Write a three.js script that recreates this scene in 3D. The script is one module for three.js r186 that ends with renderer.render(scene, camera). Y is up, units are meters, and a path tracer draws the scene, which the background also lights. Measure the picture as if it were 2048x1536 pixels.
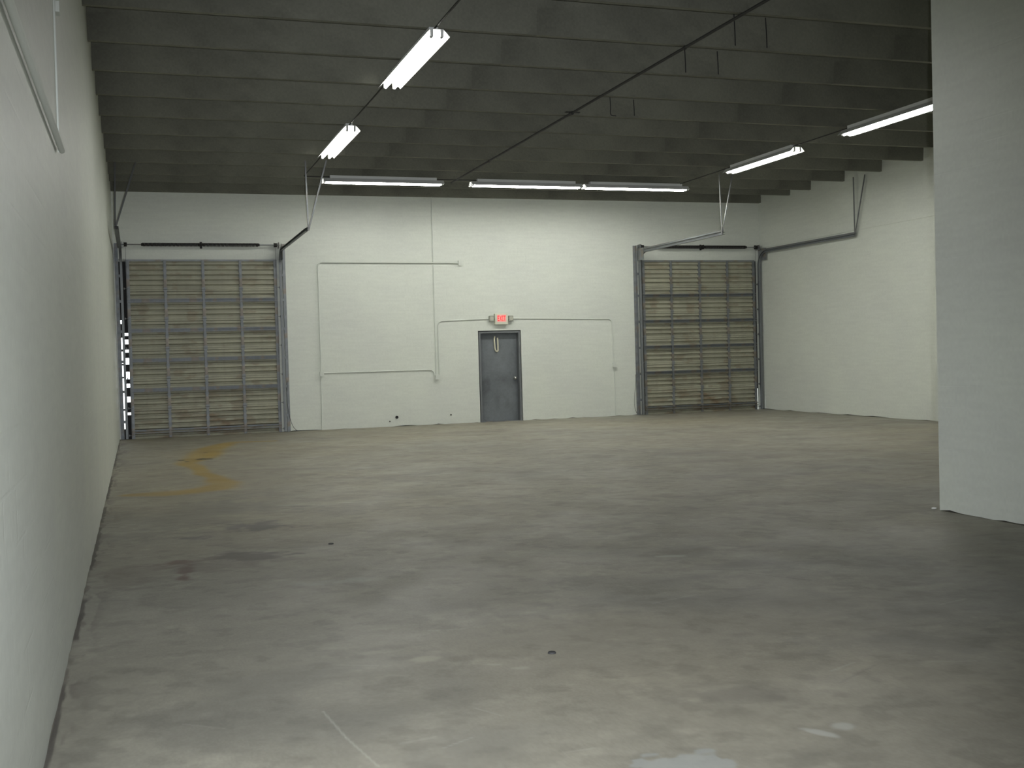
import * as THREE from 'three';
import { mergeGeometries } from 'three/addons/utils/BufferGeometryUtils.js';
import { RoundedBoxGeometry } from 'three/addons/geometries/RoundedBoxGeometry.js';
import { TextGeometry } from 'three/addons/geometries/TextGeometry.js';
import { FontLoader } from 'three/addons/loaders/FontLoader.js';
import { RectAreaLightUniformsLib } from 'three/addons/lights/RectAreaLightUniformsLib.js';

// ------------------------------------------------------------------ camera, sky, exposure
// x runs along the back wall from the left corner, y up, z from the back wall towards the viewer
const V = (x, y, z) => new THREE.Vector3(x, y, z);
const scene = new THREE.Scene();
const camera = new THREE.PerspectiveCamera((2 * Math.atan(768 / 2236.56) * 180) / Math.PI, 4 / 3, 0.05, 200);
const camRight = V(0.94779728, -0.02777173, 0.31766185), camUp = V(0.03475297, 0.9992625, -0.01633035), camBack = V(-0.31697405, 0.02651756, 0.94806343);
camera.quaternion.setFromRotationMatrix(new THREE.Matrix4().makeBasis(camRight, camUp, camBack));
camera.position.set(0.4142, 1.6091, 25.6204);
scene.background = new THREE.Color(0.92, 0.97, 1.0);       // overcast daylight outside, seen only past the edges of the overhead doors
scene.backgroundIntensity = 4;
const renderer = new THREE.WebGLRenderer({ antialias: true });
renderer.toneMapping = THREE.LinearToneMapping;
renderer.toneMappingExposure = 1.0;
renderer.shadowMap.enabled = true;
RectAreaLightUniformsLib.init();
const LAMP = 14.5, GLOW = 36, FLASH = 228;                    // radiance of the strip lights and of their tubes; candela of the camera's flash
const LAMP_COLOR = new THREE.Color(1.0, 1.0, 0.93), FLASH_COLOR = new THREE.Color(0.92, 0.96, 1.02);

// ------------------------------------------------------------------ helpers
let seed = 20240611;
const rnd = () => { seed = (Math.imul(seed, 1664525) + 1013904223) >>> 0; return seed / 4294967296; };
const rr = (a, b) => a + (b - a) * rnd();
const taken = new Map();
function numbered(n) { const k = taken.get(n) || 0; taken.set(n, k + 1); return k ? n + '_' + String(k).padStart(3, '0') : n; }
function prep(g) { const q = g.index ? g.toNonIndexed() : g; for (const k of Object.keys(q.attributes)) if (!['position', 'normal', 'uv'].includes(k)) q.deleteAttribute(k); q.morphAttributes = {}; return q; }
const mg = (list) => (list.length === 1 ? list[0] : mergeGeometries(list.map(prep), false));
function mesh(name, geo, mat, parent) {
  const m = new THREE.Mesh(Array.isArray(geo) ? mg(geo) : geo, mat);
  m.name = parent ? name : numbered(name);
  m.castShadow = m.receiveShadow = true;
  (parent || scene).add(m);
  return m;
}
function tag(o, label, category, group, kind) { o.userData.label = label; if (category) o.userData.category = category; if (group) o.userData.group = group; if (kind) o.userData.kind = kind; return o; }
function base(name, p = [0, 0, 0]) { const g = new THREE.Group(); g.name = numbered(name); g.position.set(...p); scene.add(g); return g; }
// box given by its extents; uv in metres
function bx(x0, x1, y0, y1, z0, z1) {
  const g = new THREE.BoxGeometry(x1 - x0, y1 - y0, z1 - z0); g.translate((x0 + x1) / 2, (y0 + y1) / 2, (z0 + z1) / 2); return metric(g);
}
function rbx(x0, x1, y0, y1, z0, z1, r = 0.006) {
  const g = new RoundedBoxGeometry(x1 - x0, y1 - y0, z1 - z0, 2, r); g.translate((x0 + x1) / 2, (y0 + y1) / 2, (z0 + z1) / 2); return metric(g);
}
function metric(g) {                                        // uv = metres on the plane that the face lies in
  const q = g.index ? g.toNonIndexed() : g, p = q.attributes.position, n = q.attributes.normal, uv = new Float32Array(p.count * 2);
  for (let i = 0; i < p.count; i++) {
    const ax = Math.abs(n.getX(i)), ay = Math.abs(n.getY(i)), az = Math.abs(n.getZ(i));
    if (ax >= ay && ax >= az) { uv[2 * i] = p.getZ(i); uv[2 * i + 1] = p.getY(i); }
    else if (ay >= az) { uv[2 * i] = p.getX(i); uv[2 * i + 1] = p.getZ(i); }
    else { uv[2 * i] = p.getX(i); uv[2 * i + 1] = p.getY(i); }
  }
  q.setAttribute('uv', new THREE.BufferAttribute(uv, 2));
  return q;
}
function cyl(a, b, r, seg = 12, r2 = r) {                   // cylinder from a to b
  const d = b.clone().sub(a), g = new THREE.CylinderGeometry(r2, r, d.length(), seg);
  g.applyQuaternion(new THREE.Quaternion().setFromUnitVectors(V(0, 1, 0), d.clone().normalize()));
  g.translate((a.x + b.x) / 2, (a.y + b.y) / 2, (a.z + b.z) / 2); return g;
}
function bar(a, b, w, t, up = V(0, 0, 1)) {                 // rectangular bar from a to b, w across, t along `up`
  const d = b.clone().sub(a), L = d.length(); d.normalize();
  const s = new THREE.Vector3().crossVectors(d, up).normalize(), u = new THREE.Vector3().crossVectors(s, d);
  const g = new THREE.BoxGeometry(w, L, t); g.applyMatrix4(new THREE.Matrix4().makeBasis(s, d, u)); g.translate((a.x + b.x) / 2, (a.y + b.y) / 2, (a.z + b.z) / 2); return g;
}
function angleIron(a, b, w, t, up) {                        // L section
  const d = b.clone().sub(a).normalize(), s = new THREE.Vector3().crossVectors(d, up).normalize(), u = new THREE.Vector3().crossVectors(s, d);
  const o1 = s.clone().multiplyScalar(w / 2 - t / 2), o2 = u.clone().multiplyScalar(w / 2 - t / 2);
  return [bar(a, b, w, t, up), bar(a.clone().add(o2).sub(o1), b.clone().add(o2).sub(o1), t, w, up)];
}
// rounded pipe route through corner points
function route(pts, r, bend = 0.12, seg = 8) {
  const path = new THREE.CurvePath();
  let prev = pts[0].clone();
  for (let i = 1; i < pts.length; i++) {
    if (i < pts.length - 1) {
      const a = pts[i].clone().add(pts[i - 1].clone().sub(pts[i]).normalize().multiplyScalar(bend)), b = pts[i].clone().add(pts[i + 1].clone().sub(pts[i]).normalize().multiplyScalar(bend));
      path.add(new THREE.LineCurve3(prev, a)); path.add(new THREE.QuadraticBezierCurve3(a, pts[i].clone(), b)); prev = b;
    } else path.add(new THREE.LineCurve3(prev, pts[i].clone()));
  }
  const list = [];
  for (const c of path.curves) list.push(new THREE.TubeGeometry(c, c.isLineCurve3 ? 1 : 8, r, seg, false));
  return mg(list);
}
function sweep(path, profile) {                             // path: [{y,z}] in a plane of constant x; profile: closed [[x, n]], n along the path's normal
  const N = path.length, M = profile.length, pos = [], nor = (i) => {
    const a = path[Math.max(0, i - 1)], b = path[Math.min(N - 1, i + 1)], dy = b.y - a.y, dz = b.z - a.z, l = Math.hypot(dy, dz); return [-dz / l, dy / l];
  };
  const at = (i, j) => { const [ny, nz] = nor(i), q = profile[(j + M) % M]; return [q[0], path[i].y + ny * q[1], path[i].z + nz * q[1]]; };
  for (let i = 0; i < N - 1; i++) for (let j = 0; j < M; j++) { const a = at(i, j), b = at(i + 1, j), c = at(i + 1, j + 1), d = at(i, j + 1); pos.push(...a, ...b, ...c, ...a, ...c, ...d); }
  const g = new THREE.BufferGeometry(); g.setAttribute('position', new THREE.Float32BufferAttribute(pos, 3)); g.computeVertexNormals();
  g.setAttribute('uv', new THREE.Float32BufferAttribute(new Float32Array((pos.length / 3) * 2), 2)); return g;
}
function prismX(profile, x0, x1) {                          // profile [[z, y]] extruded along x
  const s = new THREE.Shape(profile.map(([z, y]) => new THREE.Vector2(-z, y)));
  const g = new THREE.ExtrudeGeometry(s, { depth: x1 - x0, bevelEnabled: false }); g.rotateY(Math.PI / 2); g.translate(x0, 0, 0); g.computeVertexNormals(); return metric(g);
}

// ------------------------------------------------------------------ procedural textures
function lattice(n, s) { const a = new Float32Array(n * n); let h = s >>> 0; for (let i = 0; i < a.length; i++) { h = (Math.imul(h, 1664525) + 1013904223) >>> 0; a[i] = h / 4294967296; } return a; }
const LAT = [lattice(256, 11), lattice(256, 77), lattice(256, 501), lattice(256, 9001)];
function vn(x, y, k = 0, wrap = 256) {                      // value noise, repeats every `wrap` cells
  const xi = Math.floor(x), yi = Math.floor(y), fx = x - xi, fy = y - yi, u = fx * fx * (3 - 2 * fx), v = fy * fy * (3 - 2 * fy), L = LAT[k & 3];
  const m = (a) => ((a % wrap) + wrap) % wrap, x0 = m(xi), x1 = m(xi + 1), y0 = m(yi) * 256, y1 = m(yi + 1) * 256;
  const a = L[x0 + y0], b = L[x1 + y0], c = L[x0 + y1], d = L[x1 + y1];
  return a + (b - a) * u + (c - a) * v + (a - b - c + d) * u * v;
}
function fbm(x, y, oct, k = 0, wrap = 256) { let s = 0, a = 0.5, t = 0; for (let i = 0; i < oct; i++) { s += a * vn(x, y, k + i, Math.min(256, wrap)); t += a; x *= 2; y *= 2; wrap *= 2; a *= 0.5; } return s / t; }
const sm = (a, b, x) => { const t = Math.min(1, Math.max(0, (x - a) / (b - a))); return t * t * (3 - 2 * t); };
const toS = (v) => { v = Math.min(1, Math.max(0, v)); return 255 * (v <= 0.0031308 ? 12.92 * v : 1.055 * Math.pow(v, 1 / 2.4) - 0.055); };
function tex(W, H, fn, srgb, repX = 1, repY = 1) {
  const d = new Uint8Array(W * H * 4), o = [0, 0, 0];
  for (let j = 0, i = 0; j < H; j++) for (let x = 0; x < W; x++, i += 4) {
    fn((x + 0.5) / W, (j + 0.5) / H, o);
    if (srgb) { d[i] = toS(o[0]); d[i + 1] = toS(o[1]); d[i + 2] = toS(o[2]); } else { d[i] = 255 * o[0]; d[i + 1] = 255 * o[1]; d[i + 2] = 255 * o[2]; }
    d[i + 3] = 255;
  }
  const t = new THREE.DataTexture(d, W, H, THREE.RGBAFormat); t.wrapS = t.wrapT = THREE.RepeatWrapping; t.magFilter = THREE.LinearFilter; t.minFilter = THREE.LinearMipmapLinearFilter; t.generateMipmaps = true;
  if (srgb) t.colorSpace = THREE.SRGBColorSpace; t.repeat.set(repX, repY); t.needsUpdate = true; return t;
}
// painted masonry: faint roller mottling in the colour, faint joints and roller stipple in the relief (6.4 m tile)
const paintMap = (c, s) => tex(1024, 1024, (u, v, o) => {
  const n = fbm(u * 8, v * 8, 4, s, 8) - 0.5, f = vn(u * 256, v * 256, s + 1, 256) - 0.5, st = vn(u * 24, v * 192, s + 2, 192 < 256 ? 192 : 256) - 0.5;
  const k = 1 + n * 0.09 + f * 0.05 + st * 0.05; o[0] = c[0] * k; o[1] = c[1] * k * (1 + n * 0.01); o[2] = c[2] * k * (1 - n * 0.03);
}, true, 1 / 6.4, 1 / 6.4);
const paintBump = tex(2048, 2048, (u, v, o) => {
  const y = (v * 32) % 1, row = Math.floor(v * 32), x = (u * 16 + (row & 1) * 0.5) % 1;
  const full = sm(0.45, 0.7, fbm(u * 16, v * 16, 3, 2, 16));          // most joints are filled with paint
  const dj = Math.min(Math.min(y, 1 - y) * 0.2, Math.min(x, 1 - x) * 0.4), joint = 1 - sm(0.003, 0.009, dj);
  const h = 0.72 - joint * full * 0.4 + (vn(u * 256, v * 256, 1, 256) - 0.5) * 0.16 + (fbm(u * 64, v * 64, 3, 3, 64) - 0.5) * 0.3; o[0] = o[1] = o[2] = h;
}, false, 1 / 6.4, 1 / 6.4);
// concrete of the roof members
const concMap = tex(1024, 1024, (u, v, o) => {
  const n = fbm(u * 8, v * 8, 5, 1, 8) - 0.5, b = sm(0.55, 0.72, fbm(u * 5, v * 10, 4, 3, 10)), f = vn(u * 256, v * 256, 2, 256) - 0.5;
  const k = 1 + n * 0.45 + f * 0.14 - b * 0.18; o[0] = 0.2 * k; o[1] = 0.2 * k; o[2] = 0.16 * k;
}, true, 1 / 5, 1 / 5);
const concBump = tex(512, 512, (u, v, o) => { o[0] = o[1] = o[2] = fbm(u * 48, v * 48, 3, 0, 48); }, false, 1 / 2, 1 / 2);

// floor slab: the whole slab in one map, marks where the photograph has them
const FX = 16, FZ = 29.4;
function seg2(px, pz, ax, az, bx_, bz) { const dx = bx_ - ax, dz = bz - az, t = Math.max(0, Math.min(1, ((px - ax) * dx + (pz - az) * dz) / (dx * dx + dz * dz))); return [Math.hypot(px - ax - t * dx, pz - az - t * dz), t]; }
const YEL = [[2.94, 2.77], [2.22, 2.62], [1.7, 3.97], [1.4, 5.91], [1.13, 6.75], [1.23, 8.01], [1.35, 9.06], [1.46, 10.0], [1.54, 10.33], [1.33, 10.84], [1.02, 11.06], [0.68, 11.09], [0.32, 11.04]];
const YW = [0.14, 0.26, 0.36, 0.38, 0.26, 0.16, 0.18, 0.26, 0.3, 0.36, 0.36, 0.34, 0.2];
const BLOBS = [ // x, z, rx, rz, turn, strength, r, g, b   (oil, rust and paint marks, and plain darker patches on the slab)
  [1.5, 14.5, 0.36, 0.3, 0.8, 0.75, 0.1, 0.1, 0.1], [0.86, 14.98, 0.18, 0.16, 0.6, 0.65, 0.1, 0.1, 0.105], [1.2, 16.2, 0.3, 0.25, 0.5, 0.75, 0.085, 0.08, 0.078],
  [0.68, 16.2, 0.16, 0.16, 0, 0.7, 0.12, 0.065, 0.055], [0.7, 16.75, 0.07, 0.45, 0.1, 0.75, 0.12, 0.065, 0.06], [0.95, 16.5, 0.55, 0.5, 0.3, 0.34, 0.13, 0.105, 0.095],
  [0.9, 13.2, 0.9, 1.2, 0.4, 0.3, 0.14, 0.145, 0.13], [2.1, 12.6, 0.9, 0.7, 0.3, 0.2, 0.15, 0.155, 0.14], [0.35, 16.6, 0.3, 0.5, 0, 0.3, 0.15, 0.12, 0.1],
  [4.7, 18.4, 0.75, 0.35, 0.2, 0.18, 0.13, 0.13, 0.12], [5.4, 18.55, 0.5, 0.22, 0.1, 0.2, 0.13, 0.13, 0.12], [2.95, 21.05, 0.35, 0.18, 0.5, 0.3, 0.12, 0.11, 0.095],
  [5.6, 20.2, 1.2, 0.8, 0.3, 0.15, 0.13, 0.13, 0.125], [4.3, 20.6, 0.9, 0.3, 0.4, 0.2, 0.14, 0.135, 0.12], [3.4, 19.2, 0.8, 0.25, 0.3, 0.18, 0.14, 0.14, 0.13],  // wide faint patches here darken the floor towards the right
  [1.81, 19.85, 0.07, 0.05, 0.2, 0.5, 0.4, 0.38, 0.29], [2.23, 20.22, 0.05, 0.03, 0.2, 0.5, 0.42, 0.4, 0.33], [2.12, 20.1, 0.05, 0.02, 0.5, 0.5, 0.42, 0.4, 0.33],
  [3.04, 21.62, 0.03, 0.09, -0.5, 0.6, 0.45, 0.45, 0.4], [3.19, 21.61, 0.04, 0.05, 0.4, 0.5, 0.45, 0.45, 0.4], [4.32, 17.76, 0.12, 0.05, 0.3, 0.5, 0.42, 0.42, 0.36],
  [1.82, 17.58, 0.3, 0.12, 0.1, 0.35, 0.36, 0.37, 0.34], [2.57, 13.15, 0.12, 0.05, 0.1, 0.6, 0.5, 0.48, 0.36], [2.0, 13.05, 0.2, 0.06, 0.1, 0.4, 0.4, 0.4, 0.34], [3.6, 17.2, 0.5, 0.15, 0.2, 0.25, 0.36, 0.36, 0.3],
];
const SCR = []; // scratches and scuffs: ax, az, bx, bz, half width, strength
SCR.push([1.165, 20.52, 1.2, 20.91, 0.004, 0.5], [1.2, 20.91, 1.26, 21.3, 0.004, 0.5], [1.9, 20.9, 1.82, 20.75, 0.003, 0.3], [1.55, 21.2, 1.7, 21.12, 0.004, 0.3], [4.2, 18.3, 4.55, 18.5, 0.012, -0.5], [4.5, 18.62, 4.75, 19.0, 0.01, -0.4], [3.9, 18.9, 4.3, 19.1, 0.012, -0.4]);
for (let i = 0; i < 90; i++) { const x = rr(0.3, 7.4), z = rr(6, 22.5), a = rr(-0.5, 0.9), l = rr(0.06, 0.5); SCR.push([x, z, x + l * Math.cos(a), z + l * Math.sin(a), rr(0.003, 0.012), (rnd() < 0.55 ? 1 : -1) * rr(0.12, 0.4)]); }
const floorMap = tex(2048, 2048, (u, v, o) => {
  const x = u * FX, z = v * FZ;
  const wx = x + (vn(x * 1.7, z * 1.7, 2) - 0.5) * 0.5, wz = z + (vn(x * 1.7 + 40, z * 1.7, 3) - 0.5) * 0.5;
  const big = fbm(wx * 0.45, wz * 0.45, 4, 0) - 0.5, mid = fbm(wx * 1.6 + 9, wz * 2.4, 4, 1) - 0.5, fine = fbm(x * 9, z * 12, 3, 2) - 0.5, sw = fbm(wx * 0.8 + wz * 0.5 + 31, wz * 3.4 - wx * 0.8, 3, 3) - 0.5;
  const dust = sm(0.5, 0.75, fbm(wx * 0.9 + 55, wz * 1.1 + 20, 4, 2));
  let k = 1 + big * 0.2 + mid * 0.2 + fine * 0.2 + sw * 0.14 + dust * 0.1;
  const warm = (fbm(x * 0.35 + 70, z * 0.35 + 5, 3, 1) - 0.5) * 0.16;
  // small flecks and worn grit, drawn out across the trowelling
  const fl = sm(0.54, 0.72, fbm(x * 7 + 3, z * 8 - x * 0.8, 4, 1)), gr = vn(x * 127.3, z * 69.1, 2) - 0.5, lt = sm(0.6, 0.76, fbm(x * 9 + 60, z * 10 + 11, 4, 3));
  k *= 1 - 0.15 * fl + 0.1 * lt + 0.16 * gr;
  let r = 0.262 * k * (1 + warm * 0.5), g = 0.247 * k, b = 0.196 * k * (1 - warm);
  const put = (t, cr, cg, cb) => { r += (cr - r) * t; g += (cg - g) * t; b += (cb - b) * t; };
  // trodden dirt in patches
  put(0.3 * sm(0.58, 0.8, fbm(wx * 1.1 + 12, wz * 1.5 + 80, 4, 0)), 0.13, 0.128, 0.112);
  if (x < 3.4 && z > 2 && z < 12) {
    let best = 0; for (let i = 0; i < YEL.length - 1; i++) { const [d, t] = seg2(wx * 0.35 + x * 0.65, wz * 0.35 + z * 0.65, YEL[i][0], YEL[i][1], YEL[i + 1][0], YEL[i + 1][1]); const w = YW[i] + (YW[i + 1] - YW[i]) * t; best = Math.max(best, 1 - sm(w * 0.35, w * 1.05, d)); }
    if (best > 0) put(best * (0.55 + 0.5 * fbm(x * 3, z * 1.5, 3, 1)), 0.31, 0.215, 0.05);
    for (const [cx, cz, w, h] of [[1.4, 6.22, 0.13, 0.22], [1.06, 6.29, 0.08, 0.14], [1.13, 6.6, 0.06, 0.1], [1.52, 6.3, 0.05, 0.1], [1.52, 4.9, 0.06, 0.08]]) { const d = Math.hypot((x - cx) / w, (z - cz) / h) + (fine) * 0.8; if (d < 1) put(0.9 * (1 - sm(0.5, 1, d)), 0.03, 0.028, 0.02); }
  }
  for (const q of BLOBS) { const dx = x - q[0], dz = z - q[1], m = Math.max(q[2], q[3]) * 1.8; if (Math.abs(dx) > m || Math.abs(dz) > m) continue; const c = Math.cos(q[4]), s = Math.sin(q[4]), e = Math.hypot((dx * c + dz * s) / q[2], (-dx * s + dz * c) / q[3]) + (mid + fine) * 1.3; if (e < 1.2) put(q[5] * (1 - sm(0.45, 1.2, e)), q[6], q[7], q[8]); }
  if (z > 14 || x < 8) for (const q of SCR) { if (Math.abs(z - q[1]) > 0.7 || Math.abs(x - q[0]) > 0.7) continue; const [d] = seg2(x, z, q[0], q[1], q[2], q[3]); const t = (1 - sm(q[4] * 0.5, q[4] * 1.2 + 0.004, d)) * Math.abs(q[5]) * 0.7; if (t > 0) q[5] > 0 ? put(t, 0.5, 0.49, 0.42) : put(t, 0.09, 0.088, 0.08); }
  // torn edge of an old coat of grey paint
  if (z > 21.3) { const e = Math.min((z - 21.6) * 4 - (x - 2.2) * 0.5, (x - 2.18) * 6, (2.56 - x) * 5) + (vn(x * 22, z * 22, 1) - 0.5) * 0.45; put(0.6 * sm(0, 0.12, e), 0.31, 0.325, 0.305); }
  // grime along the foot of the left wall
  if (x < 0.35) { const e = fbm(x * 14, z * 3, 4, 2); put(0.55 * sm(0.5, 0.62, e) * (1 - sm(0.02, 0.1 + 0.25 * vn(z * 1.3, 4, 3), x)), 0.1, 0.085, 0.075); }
  // broken black line at the long wall foot: dirt and gap shade painted in
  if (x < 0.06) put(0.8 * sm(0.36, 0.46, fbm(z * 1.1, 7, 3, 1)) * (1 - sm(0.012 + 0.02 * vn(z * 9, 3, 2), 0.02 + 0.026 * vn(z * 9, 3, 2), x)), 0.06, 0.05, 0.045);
  o[0] = r; o[1] = g; o[2] = b;
}, true, 1, 1);
const floorBump = tex(512, 512, (u, v, o) => { o[0] = o[1] = o[2] = fbm(u * 32, v * 32, 4, 1, 32); }, false, 12, 22);
const floorRough = tex(512, 512, (u, v, o) => { o[0] = o[2] = 0; o[1] = 0.42 + 0.3 * fbm(u * 12, v * 12, 4, 0, 12); }, false, 3, 5);

// steel, door sheet, door paint
const rustMap = tex(512, 1024, (u, v, o) => { // 3.3 m x 3.9 m: old cream enamel, grey dirt and rust near the bottom rails
  const x = u * 3.3, y = v * 3.9, n = fbm(x * 2, y * 8, 4, 1) - 0.5, st = fbm(x * 12, y * 1.2, 3, 2) - 0.5, low = 1 - sm(0.25, 1.0, y + (vn(x * 2, y * 2, 3) - 0.5) * 0.7);
  const k = 1 + n * 0.35 + st * 0.18; let r = 0.35 * k, g = 0.345 * k, b = 0.262 * k;
  const rust = sm(0.56, 0.72, fbm(x * 3 + 8, y * 7, 4, 0)) * 0.35 + low * 0.5 * sm(0.45, 0.62, fbm(x * 2.4, y * 9 + 4, 4, 3));
  r += (0.17 - r) * rust; g += (0.105 - g) * rust; b += (0.055 - b) * rust; o[0] = r; o[1] = g; o[2] = b;
}, true, 1 / 3.3, 1 / 3.9);
const galvMap = tex(256, 256, (u, v, o) => { const n = fbm(u * 10, v * 10, 4, 1, 10) - 0.5, s = sm(0.6, 0.75, fbm(u * 6, v * 6, 3, 3, 6)); const k = 1 + n * 0.5; o[0] = (0.225 + s * 0.02) * k; o[1] = (0.24 - s * 0.02) * k; o[2] = (0.25 - s * 0.06) * k; }, true, 1, 1);
const doorMap = tex(512, 1024, (u, v, o) => { // grey door paint, scuffed
  const x = u * 1.1, y = v * 2.2, n = fbm(x * 3, y * 3, 5, 2) - 0.5, f = fbm(x * 30, y * 30, 2, 0) - 0.5, s = sm(0.52, 0.75, fbm(x * 4 + 3, y * 2.2, 4, 1));
  const k = 1 + n * 0.7 + f * 0.2 - s * 0.25; o[0] = 0.135 * k; o[1] = 0.15 * k; o[2] = 0.16 * k;
}, true, 1 / 1.1, 1 / 2.2);

const S = (p) => new THREE.MeshStandardMaterial(p);
const C = (r, g, b) => new THREE.Color().setRGB(r, g, b);
const M = {
  wall: S({ map: paintMap([0.70, 0.73, 0.665], 0), roughness: 0.42, bumpMap: paintBump, bumpScale: 0.0018 }),
  conc: S({ map: concMap, roughness: 0.9, bumpMap: concBump, bumpScale: 0.004 }),
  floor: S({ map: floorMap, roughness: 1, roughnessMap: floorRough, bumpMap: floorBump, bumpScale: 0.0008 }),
  ground: S({ color: C(0.42, 0.41, 0.38), roughness: 0.95 }),
  sheet: S({ map: rustMap, roughness: 0.55, metalness: 0.0 }),
  galv: S({ map: galvMap, roughness: 0.5, metalness: 0.45 }),
  darkSteel: S({ color: C(0.03, 0.028, 0.026), roughness: 0.6, metalness: 0.4 }),
  rubber: S({ color: C(0.03, 0.03, 0.03), roughness: 0.8 }),
  doorGrey: S({ map: doorMap, roughness: 0.5 }),
  frameGrey: S({ color: C(0.15, 0.16, 0.165), roughness: 0.5 }),
  chrome: S({ color: C(0.6, 0.6, 0.58), roughness: 0.25, metalness: 1 }),
  conduit: S({ color: C(0.68, 0.71, 0.65), roughness: 0.55 }),
  pipe: S({ color: C(0.035, 0.035, 0.032), roughness: 0.7 }),
  enamel: S({ color: C(0.8, 0.81, 0.8), roughness: 0.35 }),
  socket: S({ color: C(0.75, 0.75, 0.72), roughness: 0.5 }),
  tube: S({ color: C(0.9, 0.9, 0.9), roughness: 0.3, emissive: LAMP_COLOR, emissiveIntensity: GLOW }),
  cream: S({ color: C(0.62, 0.6, 0.46), roughness: 0.6 }),
  signGrey: S({ color: C(0.36, 0.37, 0.31), roughness: 0.5 }),
  signBody: S({ color: C(0.68, 0.68, 0.56), roughness: 0.5 }),
  signFace: S({ color: C(0.75, 0.5, 0.46), roughness: 0.5, emissive: C(1, 0.3, 0.25), emissiveIntensity: 0.22 }),
  signRed: S({ color: C(0.6, 0.03, 0.03), roughness: 0.5, emissive: C(1, 0.04, 0.04), emissiveIntensity: 0.75 }),
  lens: S({ color: C(0.5, 0.5, 0.42), roughness: 0.3 }),
  scrap: S({ color: C(0.8, 0.8, 0.76), roughness: 0.8 }),
};

// ------------------------------------------------------------------ the shell
const W = 15.87, HB = 5.353, TOP = 5.86, ZF = 29.2, XP = 7.665, ZP = 16.77;
const BEAM_S = 1.34887, BEAM_Z = 13.1086;
{
  const g = new THREE.BoxGeometry(FX + 0.6, 0.25, FZ + 0.6); g.translate(FX / 2, -0.125, FZ / 2 - 0.15);
  const p = g.attributes.position, uv = g.attributes.uv;
  for (let i = 0; i < p.count; i++) uv.setXY(i, p.getX(i) / FX, p.getZ(i) / FZ);
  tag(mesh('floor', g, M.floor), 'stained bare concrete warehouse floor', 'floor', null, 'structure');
}
tag(mesh('ground', bx(-14, 30, -0.3, -0.06, -22, -0.42), M.ground), 'pale concrete yard outside the overhead doors', 'ground', null, 'structure');
// ceiling: slab with the stems of the precast tees
{
  const c = base('ceiling'); tag(c, 'dark concrete roof deck of deep parallel beams', 'ceiling', null, 'structure');
  mesh('slab', bx(-0.3, W + 0.3, TOP - 0.02, TOP + 0.2, -0.3, ZF + 0.3), M.conc, c);
  const stem = (zf, b0 = 0.075, b1 = 0.15) => prismX([[zf, HB], [zf + b0, HB], [zf + b0 / 2 + b1 / 2, TOP], [zf + b0 / 2 - b1 / 2, TOP]], -0.02, W + 0.02);
  const sg = stem(0);
  for (let k = -11; k <= 9; k++) { const b = mesh('beam', sg, M.conc, c); b.position.set(0, 0, k === 9 ? 1.42 : BEAM_Z - BEAM_S * k); }
  const l = mesh('edge_beam', bx(0, W, HB, TOP, -0.01, 0.13), M.conc, c); l.userData.label = 'edge beam along the top of the end wall';
}
// wall with a ragged foot: outline in (u, y), leaf extruded outwards
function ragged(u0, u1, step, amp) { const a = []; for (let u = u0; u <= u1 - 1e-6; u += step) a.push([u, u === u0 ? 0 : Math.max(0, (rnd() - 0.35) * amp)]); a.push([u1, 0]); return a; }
function leaf(outline, t) { const s = new THREE.Shape(outline.map(([a, b]) => new THREE.Vector2(a, b))); return new THREE.ExtrudeGeometry(s, { depth: t, bevelEnabled: false }); }
const LD = { x0: 0.25, x1: 3.46, top: 3.88 }, RD = { x0: 12.47, x1: 15.68, top: 3.87 };          // overhead door leaves
const OPL = [0.1, 3.44, 3.84], OPR = [12.49, 15.735, 3.83], OPD = [8.158, 9.242, 2.192];          // openings: left, right, man door
{
  const out = [...ragged(OPL[1], OPD[0], 0.16, 0.03), [OPD[0], OPD[2]], [OPD[1], OPD[2]], ...ragged(OPD[1], OPR[0], 0.16, 0.03), [OPR[0], OPR[2]], [OPR[1], OPR[2]], [OPR[1], 0], [W + 0.2, 0], [W + 0.2, TOP], [-0.2, TOP], [-0.2, 0], [OPL[0], 0], [OPL[0], OPL[2]], [OPL[1], OPL[2]]];
  const g = leaf(out, 0.2); g.translate(0, 0, -0.2);
  const w = mesh('wall_back', g, M.wall); tag(w, 'white painted end wall with two overhead doors and an exit door', 'wall', null, 'structure');
  mesh('gap_backing', [bx(OPL[1] + 0.01, OPD[0] - 0.01, -0.05, 0.06, -0.19, -0.06), bx(OPD[1] + 0.01, OPR[0] - 0.01, -0.05, 0.06, -0.19, -0.06)], M.pipe, w);  // dark backing added behind the ragged foot to keep daylight from leaking in
}
{
  const g = leaf([...ragged(-0.2, ZF + 0.2, 0.16, 0.03), [ZF + 0.2, TOP], [-0.2, TOP]], 0.2); g.rotateY(-Math.PI / 2);   // shape x -> +z, depth -> -x
  const w = mesh('wall_left', g, M.wall); tag(w, 'long white painted block side wall beside the smaller gap', 'wall', null, 'structure');
  w.userData.label = 'long bare white side wall next to the yellow floor stain';
  mesh('gap_backing', bx(-0.19, -0.1, -0.05, 0.06, 0, ZF), M.pipe, w);  // added dark backing, set back so the gap under the wall stays dark
}
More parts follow.
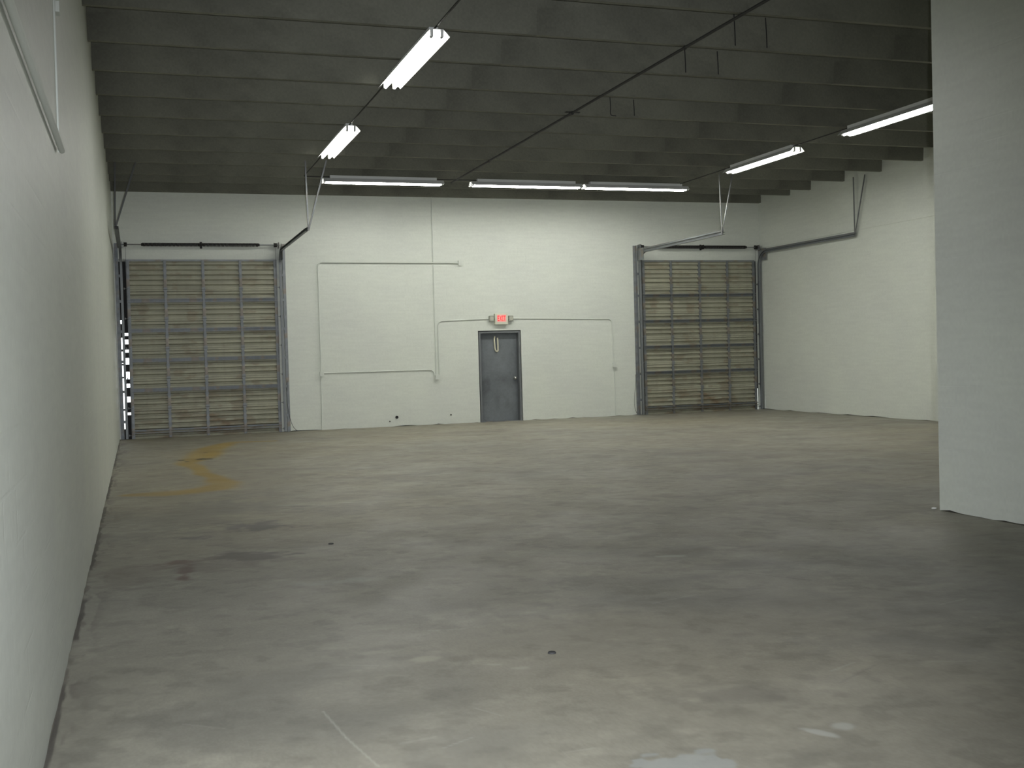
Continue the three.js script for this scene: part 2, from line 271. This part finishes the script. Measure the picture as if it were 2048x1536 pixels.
{
  const g = leaf([...ragged(-0.2, ZF + 0.2, 0.3, 0.03), [ZF + 0.2, TOP], [-0.2, TOP]], 0.2); g.rotateY(-Math.PI / 2); g.translate(W + 0.2, 0, 0);
  const w = mesh('wall_right', g, M.wall); tag(w, 'white side wall beyond the partition with a thin ledge line', 'wall', null, 'structure');
  mesh('gap_backing', bx(W + 0.06, W + 0.19, -0.05, 0.06, 0, ZF), M.pipe, w);
  mesh('ledge', rbx(W - 0.016, W + 0.01, 4.185, 4.21, 0.02, ZP, 0.003), M.wall, w);
}
{
  const g1 = leaf([...ragged(ZP, ZF + 0.1, 0.14, 0.028), [ZF + 0.1, HB], [ZP, HB]], 0.14); g1.rotateY(-Math.PI / 2); g1.translate(XP + 0.14, 0, 0);
  const g2 = leaf([...ragged(XP + 0.14, W, 0.3, 0.02), [W, HB], [XP + 0.14, HB]], 0.14); g2.translate(0, 0, ZP);
  const w = mesh('wall_partition', [g1, g2], M.wall); tag(w, 'full height white partition of the enclosed office corner', 'wall', null, 'structure');
  mesh('gap_backing', [bx(XP + 0.04, XP + 0.1, 0, 0.05, ZP + 0.04, ZF), bx(XP + 0.14, W, 0, 0.05, ZP + 0.05, ZP + 0.12)], M.pipe, w);
}
tag(mesh('wall_front', bx(-0.2, W + 0.2, 0, TOP, ZF, ZF + 0.2), M.wall), 'white wall closing the near end of the hall', 'wall', null, 'structure');

// ------------------------------------------------------------------ overhead doors
const SEC_N = 6;
function overheadDoor(d, name, label, sealFrom) {
  const g = base(name, [d.x0, 0, 0]); tag(g, label, 'overhead door', null, 'structure');
  const w = d.x1 - d.x0, sh = d.top / SEC_N, zb = 0.02;
  // one ribbed sheet: six flat ribs, room side towards +z
  const prof = [], ribs = 5, lip = 0.05, pitch = (sh - 2 * lip) / ribs;
  prof.push([zb - 0.018, 0.0], [zb + 0.034, 0.001], [zb + 0.034, lip - 0.006]);
  for (let i = 0; i < ribs; i++) { const y = lip + i * pitch; prof.push([zb - 0.012, y], [zb - 0.012, y + pitch * 0.34], [zb + 0.034, y + pitch * 0.5], [zb + 0.034, y + pitch * 0.96]); }
  prof.push([zb - 0.012, sh - lip], [zb + 0.034, sh - lip + 0.006], [zb + 0.034, sh - 0.003], [zb - 0.018, sh]);
  const sheet = prismX(prof, 0.0, w);
  const stileW = 0.055;
  const stile = mg([rbx(-stileW / 2, stileW / 2, 0.01, sh - 0.01, 0.034, 0.078, 0.004), bx(-stileW / 2 - 0.012, stileW / 2 + 0.012, 0.01, sh - 0.01, 0.034, 0.038)]);
  const endStile = mg([bx(-0.035, 0.035, 0.004, sh - 0.004, 0.03, 0.07), bx(-0.02, 0.02, 0.08, 0.14, 0.07, 0.085), bx(-0.02, 0.02, sh - 0.18, sh - 0.12, 0.07, 0.085)]);
  const strut = mg([bx(0.01, w - 0.01, -0.045, -0.04, 0.036, 0.125), bx(0.01, w - 0.01, 0.03, 0.035, 0.036, 0.125), bx(0.01, w - 0.01, -0.045, 0.035, 0.036, 0.04), bx(0.01, w - 0.01, 0.02, 0.035, 0.12, 0.125), bx(0.01, w - 0.01, -0.045, -0.032, 0.12, 0.125)]);
  const hinge = mg([rbx(-0.04, 0.04, -0.045, 0.045, 0.076, 0.084, 0.003), cyl(V(-0.045, 0, 0.088), V(0.045, 0, 0.088), 0.009, 8)]);
  const roller = mg([cyl(V(-0.05, 0, 0.1), V(0.05, 0, 0.1), 0.006, 6), cyl(V(-0.055, 0, 0.1), V(-0.035, 0, 0.1), 0.024, 12), bx(0.02, 0.07, -0.05, 0.05, 0.07, 0.078)]);
  for (let s = 0; s < SEC_N; s++) {
    const y0 = s * sh, sg = sheet.clone(); { const uv = sg.attributes.uv; for (let i = 0; i < uv.count; i++) uv.setY(i, uv.getY(i) + y0); }
    const sec = mesh('section', sg, M.sheet, g); sec.position.y = y0;
    for (let i = 1; i <= 3; i++) { mesh('stile', stile, M.galv, sec).position.x = (w * i) / 4; if (s > 0) mesh('hinge', hinge, M.galv, sec).position.set((w * i) / 4, 0, 0); }
    mesh('end_stile', endStile, M.galv, sec).position.x = 0.035; mesh('end_stile', endStile, M.galv, sec).position.x = w - 0.035;
    if (s < SEC_N - 1) mesh('strut', strut, M.galv, sec).position.y = s === 0 ? 0.16 : sh - 0.24;
    mesh('roller', roller, M.galv, sec).position.set(0.0, 0.02 + (s ? 0 : 0.06), 0); const r2 = mesh('roller', roller, M.galv, sec); r2.position.set(w, 0.02 + (s ? 0 : 0.06), 0); r2.rotation.z = Math.PI;
  }
  mesh('top_rail', bx(0, w, d.top - 0.035, d.top + 0.004, 0.02, 0.06), M.galv, g);
  mesh('bottom_seal', bx(0, w, 0.0, 0.03, 0.012, 0.05), M.rubber, g);
  return g;
}
const dL = overheadDoor(LD, 'door_1', 'ribbed steel overhead door by the long bare side wall');
const dR = overheadDoor(RD, 'door_2', 'ribbed steel overhead door in the corner by the right track wall');
dR.userData.label = 'ribbed steel overhead door in the corner away from the yellow stain';
// perished edge seals: daylight shows where they are gone
{
  const strips = (x0, x1, open, top) => { const out = []; let y = 0; for (const [a, b] of open) { out.push(bx(x0, x1, y, a, -0.016, 0.0)); y = b; } out.push(bx(x0, x1, y, top, -0.016, 0.0)); return out; };
  for (const g of strips(-0.155, -0.1, [[0.22, 0.62], [0.66, 1.0], [1.03, 1.32], [1.36, 1.6], [1.64, 1.9], [1.95, 2.2], [2.5, 2.58]], 3.9)) mesh('edge_seal', g, M.rubber, dL);
  for (const g of strips(-0.1, 0.01, [[0.52, 0.58], [0.8, 0.92], [1.12, 1.2], [1.3, 1.46], [1.62, 1.76], [1.88, 1.94], [2.06, 2.16], [2.24, 2.3]], 3.9)) mesh('edge_seal', g, M.rubber, dL);
}
mesh('edge_seal', bx(3.2, 3.27, 0.55, 3.85, -0.012, 0.012), M.rubber, dR);

// ------------------------------------------------------------------ door tracks and springs
function doorTrack(x, side, label, hang, zE = 4.36) {          // side: +1 open side of the channel towards +x
  const t = base('door_track', [x, 0, 0]); tag(t, label, 'door track', 'overhead door tracks');
  const R = 0.36, z0 = 0.115, yT = 4.07, path = [{ y: 0.012, z: z0 }];
  for (let i = 0; i <= 10; i++) { const a = (i / 10) * Math.PI / 2; path.push({ y: yT - R + R * Math.sin(a), z: z0 + R - R * Math.cos(a) }); }
  path.push({ y: yT, z: zE });
  const s = side, prof = [[-0.025 * s, -0.028], [0.025 * s, -0.028], [0.025 * s, -0.02], [-0.019 * s, -0.02], [-0.019 * s, 0.02], [0.025 * s, 0.02], [0.025 * s, 0.028], [-0.025 * s, 0.028]];
  mesh('channel', sweep(path, s > 0 ? prof : prof.slice().reverse()), M.galv, t);
  const jx = -0.06 * s;
  mesh('jamb_angle', [bx(Math.min(jx, jx - 0.07 * s), Math.max(jx, jx - 0.07 * s), 0.0, 4.24, 0.002, 0.008), bx(jx - 0.004, jx + 0.004, 0.0, 4.24, 0.002, 0.085)], M.galv, t);
  for (const y of [0.35, 1.0, 1.65, 2.3, 2.95, 3.5]) mesh('bracket', bx(Math.min(jx, -0.02 * s), Math.max(jx, -0.02 * s), y, y + 0.06, 0.08, 0.088), M.galv, t);
  const ai = angleIron(V(-0.03 * s, yT + 0.035, 0.35), V(-0.03 * s, yT + 0.035, zE), 0.045, 0.004, V(0, 1, 0));
  mesh('support_angle', ai, M.galv, t);
  mesh('corner_plate', bx(-0.03 * s - 0.003, -0.03 * s + 0.003, 3.86, 4.16, 0.06, 0.42), M.galv, t);
  for (const [tx, tz] of hang) mesh('hanger', angleIron(V(-0.035 * s, yT - 0.02, zE - 0.03), V(tx - x, HB + 0.02, tz), 0.032, 0.004, V(0, 0, 1)), M.galv, t);
  return t;
}
doorTrack(0.155, 1, 'steel door track beside the long bare side wall', [[0.15, 3.72], [0.52, 3.72]]);
doorTrack(3.53, -1, 'steel door track between the left overhead door and the wall conduit', [[3.55, 4.3], [3.93, 4.42]]);
doorTrack(12.39, 1, 'steel door track between the exit door and the corner overhead door', [[12.42, 4.15], [12.72, 4.2]]);
doorTrack(15.775, -1, 'dark steel door track running along the ledge side wall', [[15.8, 4.17], [15.83, 4.55]], 4.2);
scene.children.filter((o) => o.name.startsWith('door_track')).forEach((o, i) => { o.userData.label = ['steel overhead door track against the long bare side wall', 'steel overhead door track nearest the tall rectangular conduit loop', 'steel overhead door track nearest the small box right of the exit door', 'steel overhead door track along the side wall with the ledge line'][i]; });

function torsion(xa, xb, s0, s1, label) {
  const t = base('torsion_spring', [xa, 4.2, 0.14]); tag(t, label, 'spring', 'door springs');
  const L = xb - xa, mid = (s0 + s1) / 2 - xa;
  mesh('shaft', cyl(V(0, 0, 0), V(L, 0, 0), 0.0125, 10), M.galv, t);
  for (const [a, b] of [[s0 - xa, mid - 0.03], [mid + 0.03, s1 - xa]]) {
    class Helix extends THREE.Curve { getPoint(q, o = new THREE.Vector3()) { const n = 44, A = q * n * Math.PI * 2; return o.set(a + (b - a) * q, 0.034 * Math.cos(A), 0.034 * Math.sin(A)); } }
    const sp = mesh('spring', new THREE.TubeGeometry(new Helix(), 44 * 12, 0.0095, 5, false), M.darkSteel, t);
    mesh('cone', cyl(V(a - 0.03, 0, 0), V(a + 0.04, 0, 0), 0.03, 12), M.darkSteel, sp); mesh('cone', cyl(V(b - 0.04, 0, 0), V(b + 0.03, 0, 0), 0.03, 12), M.darkSteel, sp);
  }
  mesh('centre_bracket', [bx(mid - 0.025, mid + 0.025, -0.07, 0.075, -0.138, -0.128), bx(mid - 0.004, mid + 0.004, -0.055, 0.055, -0.13, 0.05)], M.darkSteel, t);
  for (const x of [0.02, L - 0.02]) mesh('end_plate', bx(x - 0.005, x + 0.005, -0.07, 0.06, -0.135, 0.06), M.galv, t);
  for (const x of [0.09, L - 0.09]) mesh('cable_drum', [cyl(V(x - 0.03, 0, 0), V(x + 0.03, 0, 0), 0.045, 16), cyl(V(x - 0.034, 0, 0), V(x - 0.028, 0, 0), 0.056, 16)], M.darkSteel, t);
  for (const x of [0.09, L - 0.09]) mesh('lift_cable', cyl(V(x, 0, -0.048), V(x, -4.1, -0.048), 0.0025, 5), M.darkSteel, t);
}
torsion(0.17, 3.53, 0.61, 3.06, 'black torsion spring above the overhead door by the bare side wall');
torsion(12.37, 15.78, 12.93, 15.38, 'black torsion spring above the overhead door in the far corner');

// ------------------------------------------------------------------ exit door
{
  const [a, b, h] = OPD, g = base('door_3', [0, 0, 0]); tag(g, 'grey steel exit door under the red exit sign', 'door', null, 'structure');
  const f = 0.045, k = 0.02;
  mesh('frame', [rbx(a + k, a + f + k, 0, h - k, -0.195, -0.004, 0.005), rbx(b - f - k, b - k, 0, h - k, -0.195, -0.004, 0.005), rbx(a + f + k, b - f - k, h - f - k, h - k, -0.195, -0.004, 0.005)], M.frameGrey, g);
  mesh('stop', [bx(a, b, h - k, h, -0.17, -0.06), bx(a, a + k, 0, h - k, -0.17, -0.06), bx(b - k, b, 0, h - k, -0.17, -0.06)], M.rubber, g);
  const lf = leaf([[a + f + k + 0.004, 0.008], [b - f - k - 0.004, 0.008], [b - f - k - 0.004, h - f - k - 0.004], [a + f + k + 0.004, h - f - k - 0.004]], 0.045); lf.translate(0, 0, -0.185);
  const uv = lf.attributes.uv; for (let i = 0; i < uv.count; i++) uv.setX(i, uv.getX(i) - a);
  const l = mesh('door_leaf', lf, M.doorGrey, g);
  const kx = b - f - k - 0.075;
  mesh('door_knob', [cyl(V(kx, 1.03, -0.141), V(kx, 1.03, -0.131), 0.04, 18), cyl(V(kx, 1.03, -0.135), V(kx, 1.03, -0.095), 0.013, 10), new THREE.SphereGeometry(0.036, 16, 12).translate(kx, 1.03, -0.075)], M.chrome, l).userData.label = 'round metal door knob';
  for (const y of [0.25, 1.05, 1.85]) mesh('hinge', cyl(V(a + f + k + 0.003, y, -0.135), V(a + f + k + 0.003, y + 0.1, -0.135), 0.008, 8), M.frameGrey, l);
  mesh('threshold', bx(a, b, 0, 0.01, -0.17, 0.02), M.galv, g);
  mesh('outside_seal', bx(a - 0.05, b + 0.05, -0.05, h + 0.05, -0.215, -0.2), M.frameGrey, g);
  // pale loop on the upper part of the leaf
  const cx = 8.645, pts = [[-0.03, 2.055], [-0.045, 1.98], [-0.04, 1.85], [-0.03, 1.74], [0.0, 1.69], [0.035, 1.7], [0.042, 1.78], [0.04, 1.9], [0.035, 2.02]];
  const cv = new THREE.CatmullRomCurve3(pts.map(([x, y]) => V(x, y - 1.69, 0)));
  const s = base('strap', [cx, 1.69, -0.118]); tag(s, 'pale yellow loop hanging on the upper exit door', 'strap');
  mesh('loop', new THREE.TubeGeometry(cv, 48, 0.02, 8, false), M.cream, s);
  mesh('hook', cyl(V(-0.03, 0.36, -0.022), V(-0.03, 0.36, 0.006), 0.012, 8), M.darkSteel, s); mesh('hook', cyl(V(0.034, 0.325, -0.022), V(0.034, 0.325, 0.006), 0.012, 8), M.darkSteel, s);
}

// ------------------------------------------------------------------ exit sign
const font = await new FontLoader().loadAsync('fonts/droid/droid_sans_bold.typeface.json');
{
  const s = base('exit_sign', [8.73, 2.33, 0]); tag(s, 'lit red exit sign with two lamp heads above the grey door', 'exit sign');
  const wd = 0.165, ht = 0.265;
  mesh('housing', rbx(-wd, wd, 0, ht, 0.001, 0.1, 0.012), M.signBody, s);
  const f = mesh('face', rbx(-0.118, 0.118, 0.06, 0.238, 0.098, 0.104, 0.003), M.signFace, s);
  const t = new TextGeometry('EXIT', { font, size: 0.13, depth: 0.004, curveSegments: 4 }); t.computeBoundingBox(); const bb = t.boundingBox;
  t.translate(-(bb.min.x + bb.max.x) / 2, -(bb.min.y + bb.max.y) / 2, 0); t.scale(0.205 / (bb.max.x - bb.min.x), 1, 1); t.translate(0, 0.15, 0.104);
  mesh('lettering', t, M.signRed, f).userData.label = 'red letters EXIT';
  for (const q of [-1, 1]) {
    const h = mesh('lamp_head', [rbx(q * 0.245 - 0.058, q * 0.245 + 0.058, 0.075, 0.215, 0.02, 0.1, 0.015), cyl(V(q * 0.165, 0.14, 0.05), V(q * 0.2, 0.14, 0.05), 0.018, 10)], M.signGrey, s);
    mesh('lens', cyl(V(q * 0.245, 0.145, 0.098), V(q * 0.245, 0.145, 0.106), 0.045, 18), M.lens, h);
  }
}

// ------------------------------------------------------------------ wall conduits and boxes
const CZ = 0.016, CR = 0.0135;
function conduit(pts, label, r = CR, mat = M.conduit) { return tag(mesh('conduit', route(pts, r), mat), label, 'conduit', 'conduits'); }
function jbox(x, y, label, w = 0.075, h = 0.11, cover = true) {
  const b = base('junction_box', [x, y, 0]); tag(b, label, 'junction box', 'wall boxes');
  mesh('body', rbx(-w / 2, w / 2, 0, h, 0, 0.07, 0.005), M.conduit, b);
  if (cover) mesh('cover', rbx(-w / 2 - 0.004, w / 2 + 0.004, -0.004, h + 0.004, 0.068, 0.073, 0.002), M.conduit, b);
}
conduit([V(7.70, 3.81, 0.043), V(4.385, 3.825, 0.043), V(4.385, 1.335, 0.043)], 'painted conduit from the high wall box down beside the overhead door');
conduit([V(4.385, 1.25, CZ), V(4.37, 0.0, CZ)], 'short painted conduit from the lower wall box to the floor', 0.009);
conduit([V(4.42, 1.3, CZ), V(7.04, 1.3, CZ), V(7.06, 1.16, CZ)], 'painted conduit running low along the wall between two boxes', CR);
conduit([V(7.1, 5.36, CZ), V(7.1, 1.17, CZ)], 'straight painted conduit dropping from the ceiling', 0.01);
conduit([V(7.17, 1.17, CZ), V(7.175, 2.44, CZ), V(8.422, 2.475, CZ)], 'painted conduit bending over to the exit sign');
conduit([V(9.038, 2.475, CZ), V(11.635, 2.42, CZ), V(11.665, 1.32, CZ)], 'painted conduit from the exit sign down to the box right of the door');
conduit([V(11.67, 1.24, CZ), V(11.67, 0.0, CZ)], 'short painted conduit from the box right of the exit door to the floor', 0.009);
jbox(7.745, 3.755, 'small white wall box at the high end of the conduit', 0.075, 0.11);
jbox(4.4, 1.23, 'small white wall box low down near the overhead door', 0.085, 0.1);
jbox(7.11, 1.07, 'small white wall box where three conduits meet');
jbox(11.665, 1.22, 'small white wall box right of the exit door');
// on the long side wall
{
  const m = mesh('conduit', route([V(0.03, 2.905, 25.2), V(0.03, 2.905, 18.38)], 0.019), M.conduit); tag(m, 'thick level conduit on the long bare side wall', 'conduit', 'conduits');
  const n = mesh('conduit', route([V(0.012, 2.9, 18.36), V(0.012, HB + 0.1, 18.2)], 0.0075), M.conduit); tag(n, 'thin upright conduit on the long bare side wall', 'conduit', 'conduits');
  const b = base('junction_box', [0, 3.83, 18.0]); tag(b, 'small box high on the long bare side wall', 'junction box', 'wall boxes'); mesh('body', rbx(0, 0.03, 0, 0.07, -0.05, 0.05, 0.004), M.conduit, b);
}
// holes low in the end wall, put in as added dark cups
const cupG = (r) => mg([new THREE.LatheGeometry([[r * 0.75, 0.0], [r * 0.75, 0.02], [r, 0.02], [r, 0.0]].map(([a, b]) => new THREE.Vector2(a, b)), 16), new THREE.CircleGeometry(r * 0.76, 16).rotateX(-Math.PI / 2).translate(0, 0.003, 0)].map((g) => g.rotateX(Math.PI / 2)));
for (const [x, y, r, l] of [[6.12, 0.215, 0.035, 'black cup standing for a hole low in the end wall'], [7.43, 0.215, 0.017, 'small dark cup standing for a hole low beside the exit door'], [5.95, 0.125, 0.014, 'tiny dark cup standing for a hole just below the larger one']]) { const m = mesh('hole_cup', cupG(r), M.rubber); m.position.set(x, y, 0); tag(m, l, 'pipe'); }
// pull ropes looped beside two tracks
function cord(pts, label) { tag(mesh('pull_cord', new THREE.TubeGeometry(new THREE.CatmullRomCurve3(pts), 40, 0.005, 5, false), M.pipe), label, 'cord', 'door pull cords'); }
cord([V(3.62, 1.15, 0.03), V(3.6, 0.8, 0.03), V(3.63, 0.4, 0.03), V(3.72, 0.1, 0.04), V(3.8, 0.012, 0.06)], 'thin cord trailing to the floor by the overhead door and bare side wall');
cord([V(12.245, 1.02, 0.03), V(12.24, 0.8, 0.03), V(12.2, 0.5, 0.04), V(12.19, 0.25, 0.04), V(12.22, 0.1, 0.04), V(12.245, 0.05, 0.04)], 'thin cord hanging beside the corner overhead door track');

// ------------------------------------------------------------------ fluorescent lights
const FL = 2.52, FY = 5.2;
const fixGeo = (() => {
  const L = FL / 2, pan = [[-0.15, 0.008], [-0.075, 0.085], [0.075, 0.085], [0.15, 0.008], [0.153, 0.011], [0.077, 0.091], [-0.077, 0.091], [-0.153, 0.011]];
  return {
    housing: rbx(-L + 0.14, L - 0.14, 0.091, HB - FY - 0.001, -0.055, 0.055, 0.004),
    reflector: prismX(pan, -L, L),
    tube: cyl(V(-L + 0.05, 0, 0), V(L - 0.05, 0, 0), 0.019, 12),
    cap: cyl(V(-0.015, 0, 0), V(0.015, 0, 0), 0.0195, 12),
    holder: bx(-0.012, 0.012, -0.008, 0.075, -0.017, 0.017),
  };
})();
function light(x, z, alongX, label) {
  const g = base('fluorescent_light', [x, FY, z]); tag(g, label, 'light', 'ceiling strip lights'); if (!alongX) g.rotation.y = Math.PI / 2;
  mesh('housing', fixGeo.housing, M.enamel, g); mesh('reflector', fixGeo.reflector, M.enamel, g);
  for (const q of [-0.06, 0.06]) {
    const t = mesh('tube', fixGeo.tube, M.tube, g); t.position.set(0, 0.014, q);
    for (const e of [-1, 1]) { mesh('end_cap', fixGeo.cap, M.galv, t).position.x = e * (FL / 2 - 0.035); mesh('lamp_holder', fixGeo.holder, M.socket, g).position.set(e * (FL / 2 - 0.012), 0.014, q); }
  }
  const a = new THREE.RectAreaLight(LAMP_COLOR, LAMP, FL - 0.1, 0.26); a.position.set(0, -0.012, 0); a.rotation.x = -Math.PI / 2; a.name = 'lamp_light'; g.add(a);
  return g;
}
const XL = 3.74, XR = 12.1, ZB = 2.77;
light(XL, 12.1, false, 'strip light in the row along the bare side wall, standing clear of the door tracks');
light(XL, 6.76, false, 'strip light above the door track end in the row along the bare side wall');
light(XR, 6.4, false, 'strip light above the end of the corner door track, showing both ends');
light(XR, 10.38, false, 'strip light in the row behind the partition, clear of the door tracks');
light(5.38, ZB, true, 'cross strip light above the tall conduit loop, with a gap beside it');
light(8.51, ZB, true, 'cross strip light above the exit sign');
light(11.1, ZB, true, 'cross strip light butted to the one above the exit sign, nearer the corner door');
// feed conduits from light to light
const feed = (pts, label) => tag(mesh('light_conduit', route(pts, 0.011, 0.08, 6), M.pipe), label, 'conduit', 'light feed conduits');
const FH = FY + 0.125, e2 = FL / 2 - 0.136;
feed([V(XL, FH, 27.5), V(XL, FH, 12.1 + e2)], 'dark feed conduit leaving the clear-standing light towards the viewer');
feed([V(XL, FH, 12.1 - e2), V(XL, FH, 6.76 + e2)], 'dark feed conduit joining the two lights along the bare side wall');
feed([V(XL, FH, 6.76 - e2), V(XL, FH, ZB), V(5.38 - e2, FH, ZB)], 'dark feed conduit turning from the side wall row to the cross lights');
feed([V(5.38 + e2, FH, ZB), V(8.51 - e2, FH, ZB)], 'dark feed conduit in the gap between two cross lights');
feed([V(XR, FH, 16.5), V(XR, FH, 10.38 + e2)], 'dark feed conduit hidden behind the partition');
feed([V(XR, FH, 10.38 - e2), V(XR, FH, 6.4 + e2)], 'dark feed conduit joining the two lights beside the partition');
feed([V(XR, FH, 6.4 - e2), V(XR, FH, ZB + 0.2)], 'dark feed conduit from the corner track light towards the cross lights');

// ------------------------------------------------------------------ the camera's own flash: its cool light falls off along the near wall, floor and partition
{
  const at = camera.position.clone().addScaledVector(camUp, 0.06).addScaledVector(camRight, 0.11).addScaledVector(camBack, 0.03);
  const f = base('camera_flash', at.toArray()); f.quaternion.copy(camera.quaternion); tag(f, 'small flash unit of the camera that takes the picture', 'flash');
  mesh('housing', rbx(-0.02, 0.02, -0.012, 0.012, 0, 0.03, 0.003), M.rubber, f);
  mesh('flash_window', rbx(-0.016, 0.016, -0.008, 0.008, -0.003, 0.001, 0.001), S({ color: C(0.9, 0.9, 0.9), emissive: FLASH_COLOR, emissiveIntensity: 5 }), f);
  const l = new THREE.SpotLight(FLASH_COLOR, FLASH, 0, 0.62, 0.85, 2); l.name = 'flash_light'; l.position.set(0, 0, -0.008); l.castShadow = true; l.shadow.radius = 0.6; f.add(l);
  l.target.position.set(-0.4, -0.85, -10); f.add(l.target);
}

// ------------------------------------------------------------------ pipe along the middle of the roof
{
  const p = base('ceiling_pipe', [6.95, HB - 0.024, 0]); tag(p, 'long thin dark pipe running under the middle of the roof beams', 'pipe');
  mesh('pipe', cyl(V(0, 0, 2.35), V(0, 0, 28.5), 0.018, 12), M.pipe, p);
  for (const z of [9.35, 15.6]) mesh('coupling', [cyl(V(0, 0, z - 0.05), V(0, 0, z + 0.05), 0.03, 12), bx(-0.1, 0.14, 0.012, 0.024, z - 0.03, z + 0.03)], M.pipe, p);
  for (const z of [5.06, 13.16, 18.55, 23.9]) mesh('strap', new THREE.TorusGeometry(0.022, 0.005, 6, 14).translate(0, 0, z), M.pipe, p);
}
// dark wires dropping down the faces of the beams beside the pipe
{
  let i = 0;
  const face = (k) => BEAM_Z - BEAM_S * k + 0.115;          // near face of beam k at its foot
  const items = [[7.61, 0, 0.42], [8.06, 0, 0.4], [7.62, 1, 0.38], [8.12, 1, 0.34], [7.69, 3, 0.3], [8.1, 3, 0.28]];
  const lab = ['dark wire on the beam face nearest the partition, beside the pipe', 'dark wire on the beam face nearest the partition, farther from the pipe', 'faint dark wire on the second beam face, beside the pipe', 'dark wire on the second beam face, farther from the pipe', 'hooked dark wire on a beam face near the pipe coupling', 'straight dark wire on a beam face near the pipe coupling'];
  for (const [x, k, h] of items) {
    const z = face(k) + 0.012, pts = [V(x, HB + 0.02, z), V(x + 0.004, HB + h * 0.5, z - 0.012), V(x, HB + h, z - 0.02)];
    if (i === 4) pts.unshift(V(x + 0.09, HB + 0.005, z));
    tag(mesh('hanging_wire', new THREE.TubeGeometry(new THREE.CatmullRomCurve3(pts), 14, 0.0075, 5, false), M.rubber), lab[i++], 'wire', 'wires on the beams');
  }
}
// ------------------------------------------------------------------ small things on the floor
for (const [x, z, r, l] of [[1.96, 15.9, 0.021, 'small black floor plug beyond the dark oil stain'], [2.47, 20.02, 0.02, 'small black floor plug in the open middle of the floor']]) { const m = mesh('floor_plug', new THREE.CylinderGeometry(r, r * 1.15, 0.008, 14), M.rubber); m.position.set(x, 0.004, z); tag(m, l, 'plug'); }
{ const g = new THREE.IcosahedronGeometry(0.022, 1); g.scale(1.3, 0.5, 0.9); const m = mesh('paper_scrap', g, M.scrap); m.position.set(7.655, 0.012, 16.7); tag(m, 'tiny white scrap at the foot of the partition corner', 'scrap'); }

renderer.render(scene, camera);
